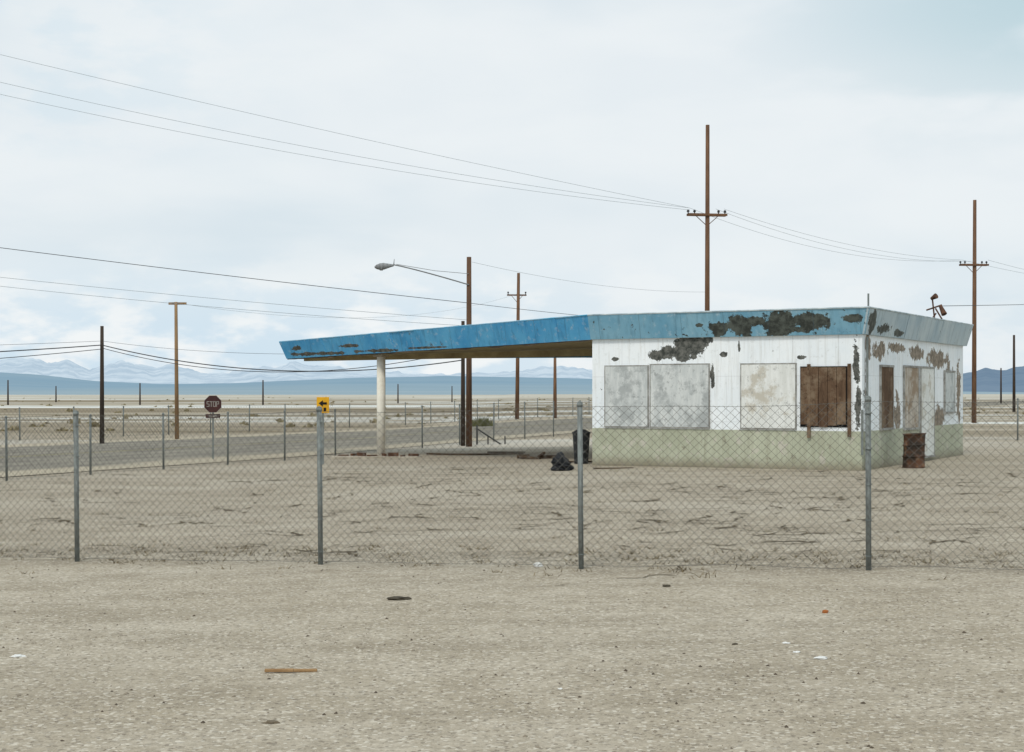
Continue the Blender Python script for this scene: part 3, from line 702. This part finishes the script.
# ---------------------------------------------------------------- wires
wm_=simple('cable_black',(0.08,0.09,0.095,1),(0.06,0.06,0.065,1)); wl=simple('cable_weathered',(0.38,0.42,0.44,1),(0.30,0.34,0.36,1))
def wire(a,b,sag,r,mat=wm_,m=None):
    a=at(*a); b=at(*b); N=40
    pts=[a.lerp(b,k/N)-Vector((0,0,4*sag*(k/N)*(1-k/N))) for k in range(N+1)]
    m.tube(pts,r,5)
def lines(L_,r,mat):
    m=MB()
    for a,b,s in L_: wire(a,b,s,r,mat,m)
    return m.make('power_line',[mat])
lines([((-300,-20,60),(690,208,75),0.3),((-300,8,60),(690,208,74.6),0.75),((-300,22,60.5),(690,210,75),0.85)],0.0085,wl)
lines([((724,209,75),(962,260,97),0.5),((716,209,75),(976,261,97),0.8),((690,208,75),(960,260,97),0.9)],0.008,wl)
lines([((962,260,97),(1220,292,125),0.6),((988,260,97),(1240,292,125),0.8)],0.010,wl)
lines([((-300,208,50),(469,303,58),0.10)],0.012,wm_); lines([((469,303,58),(760,326,90),0.2)],0.010,wm_)
lines([((-300,243,50),(469,320,58),0.16),((-300,250,50),(469,326,58),0.25)],0.0075,wl)
lines([((472,262,58),(705,292,75),0.3)],0.006,wl)
lines([((-300,362,45),(102,345,65),0.10),((102,345,65),(463,360,59),0.75)],0.022,wm_)
lines([((-300,375,45),(102,349,65),0.12),((102,348,65),(463,350,59),0.95)],0.015,wm_)
lines([((-300,352,45),(102,341,65),0.05),((102,341,65),(469,345,58),0.45)],0.007,wm_)
lines([((1230,297,125),(940,306,47.5),0.1)],0.010,wm_)
lines([((177,303,71),(517,294,115),1.2)],0.006,wl)

# ---------------------------------------------------------------- signs
def sign_post(e,H,w=0.03):
    mb=MB(); mb.box((-w,-w*0.6,-0.1),(w,w*0.6,H)); mb.make('post',[galv],e)
d=50; x=(213-512)/F*d; e=empty('stop_sign',(x,d,g(x,d)),0.08); hz=lambda y:EYE+(392-y)/F*d-g(x,d)
sign_post(e,hz(396))
red=simple('faded_sign_red',(0.075,0.03,0.027,1),(0.04,0.02,0.02,1),5,0.6); wht=simple('sign_white',(0.38,0.35,0.32,1),(0.26,0.24,0.22,1),6,0.6)
def octo(cz,R,y0,y1,m,mb):
    k=R/math.cos(math.pi/8); p=[(k*math.cos(math.pi/8+i*math.pi/4),k*math.sin(math.pi/8+i*math.pi/4)) for i in range(8)]
    mb.add([(a,y0,cz+b) for a,b in p]+[(a,y1,cz+b) for a,b in p],[tuple(range(8)),tuple(range(8,16))[::-1]]+[(i,8+i,8+(i+1)%8,(i+1)%8) for i in range(8)],m)
mb=MB(); cz=hz(404); octo(cz,0.285,-0.045,-0.03,1,mb); octo(cz,0.275,-0.049,-0.046,0,mb)
mb.make('sign_face',[red,wht],e)
SEG={'S':[(0,1,1,1),(0,.5,0,1),(0,.5,1,.5),(1,0,1,.5),(0,0,1,0)],'T':[(0,1,1,1),(.5,0,.5,1)],'O':[(0,0,0,1),(1,0,1,1),(0,0,1,0),(0,1,1,1)],'P':[(0,0,0,1),(0,1,1,1),(1,.5,1,1),(0,.5,1,.5)],
'A':[(0,0,0,1),(1,0,1,1),(0,1,1,1),(0,.5,1,.5)],'L':[(0,0,0,1),(0,0,1,0)],'W':[(0,0,0,1),(1,0,1,1),(.5,0,.5,.6),(0,0,1,0)],'Y':[(0,.5,0,1),(1,.5,1,1),(0,.5,1,.5),(.5,0,.5,.5)]}
def text(mb,s_,cx,cz,w,h,th,y):
    step=w*1.5; x0=cx-(len(s_)-1)*step/2-w/2
    for i,ch in enumerate(s_):
        for (a,b,c,d_) in SEG.get(ch,[]):
            X0,X1=sorted((x0+i*step+a*w,x0+i*step+c*w)); Z0,Z1=sorted((cz-h/2+b*h,cz-h/2+d_*h))
            mb.box((X0-th/2,y-0.002,Z0-th/2),(X1+th/2,y,Z1+th/2))
mb=MB(); text(mb,'STOP',0,cz,0.07,0.16,0.022,-0.050); mb.make('lettering',[wht],e)
mb=MB(); mb.box((-0.24,-0.045,hz(418)),(0.24,-0.03,hz(414))); mb.make('supplementary_plate',[red],e)
mb=MB(); text(mb,'ALLWAY',0,(hz(418)+hz(414))/2,0.03,0.06,0.012,-0.047); mb.make('plate_lettering',[wht],e)
d=46; x=(323-512)/F*d; e=empty('warning_sign',(x,d,g(x,d)),0.05); hz=lambda y:EYE+(392-y)/F*d-g(x,d)
sign_post(e,hz(400)); ye=simple('sign_yellow',(0.80,0.42,0.02,1),(0.65,0.33,0.02,1),4,0.5); bl=simple('sign_black',(0.02,0.02,0.02,1))
mb=MB(); mb.box((-0.19,-0.045,hz(413)),(0.19,-0.03,hz(397))); mb.make('sign_face',[ye],e,False,0.01)
mb=MB(); cz=(hz(413)+hz(397))/2
mb.add([(-0.13,-0.052,cz+0.05),(0.0,-0.052,cz-0.05),(0.0,-0.052,cz+0.15)],[(0,1,2)]); mb.box((0.0,-0.053,cz+0.015),(0.12,-0.049,cz+0.085)); mb.box((-0.10,-0.053,cz-0.19),(-0.02,-0.049,cz-0.08)); mb.box((0.02,-0.053,cz-0.19),(0.10,-0.049,cz-0.08)); mb.make('arrow',[bl],e)

# ---------------------------------------------------------------- foreground litter
def gp(b,yy):
    d=F*EYE/(yy-392)
    for _ in range(4): x=(b-512)/F*d; d=F*(EYE-g(x,d))/(yy-392)
    return x,d
def lump(name,b,yy,sx_,sy_,sz_,mat,seed=0):
    x,y=gp(b,yy); mb=MB(); nu,nv=12,7; vs=[]
    for j in range(nv+1):
        ph=math.pi*j/nv
        for i in range(nu):
            th=2*math.pi*i/nu; dd=Vector((math.sin(ph)*math.cos(th),math.sin(ph)*math.sin(th),math.cos(ph))); k=1+0.7*mnoise.noise(dd*1.6+Vector((seed,1,2)))
            vs.append((x+dd.x*sx_*k,y+dd.y*sy_*k,g(x,y)+micro(x,y)+sz_*0.5+dd.z*sz_*k))
    mb.add(vs,[(j*nu+i,j*nu+(i+1)%nu,(j+1)*nu+(i+1)%nu,(j+1)*nu+i)[::-1] for j in range(nv) for i in range(nu)]); mb.make(name,[mat])
paper=simple('paper_litter',(0.82,0.82,0.80,1),(0.7,0.7,0.68,1))
drk=simple('dark_rock',(0.10,0.085,0.06,1))
lump('rock',398,600,0.10,0.06,0.022,drk,3)
lump('paper_litter',18,657,0.05,0.03,0.012,paper,5); lump('paper_litter',822,659,0.045,0.03,0.012,paper,6); lump('paper_litter',786,644,0.03,0.02,0.008,paper,7); lump('paper_litter',797,653,0.025,0.02,0.008,paper,8)
lump('paper_litter',538,566,0.05,0.04,0.03,paper,12); lump('paper_litter',560,690,0.015,0.012,0.006,paper,15)
lump('can_litter',825,612,0.028,0.02,0.022,simple('orange_litter',(0.45,0.16,0.05,1)),9); lump('rock',735,645,0.02,0.015,0.008,drk,10)
lump('rock',272,722,0.05,0.03,0.01,simple('brown_rock',(0.2,0.16,0.11,1)),14); lump('rock',666,588,0.04,0.03,0.015,drk,21)
x,y=gp(291,672); mb=MB(); M=Matrix.Translation((x,y,g(x,y)+0.012))@Matrix.Rotation(0.05,4,'Z')
mb.box((-0.19,-0.016,-0.01),(0.02,0.016,0.012),0,M); mb.box((0.02,-0.014,-0.01),(0.19,0.011,0.010),0,M); mb.make('wooden_stick',[simple('stick_wood',(0.38,0.24,0.12,1),(0.26,0.15,0.07,1),6)],None,False,0.004)
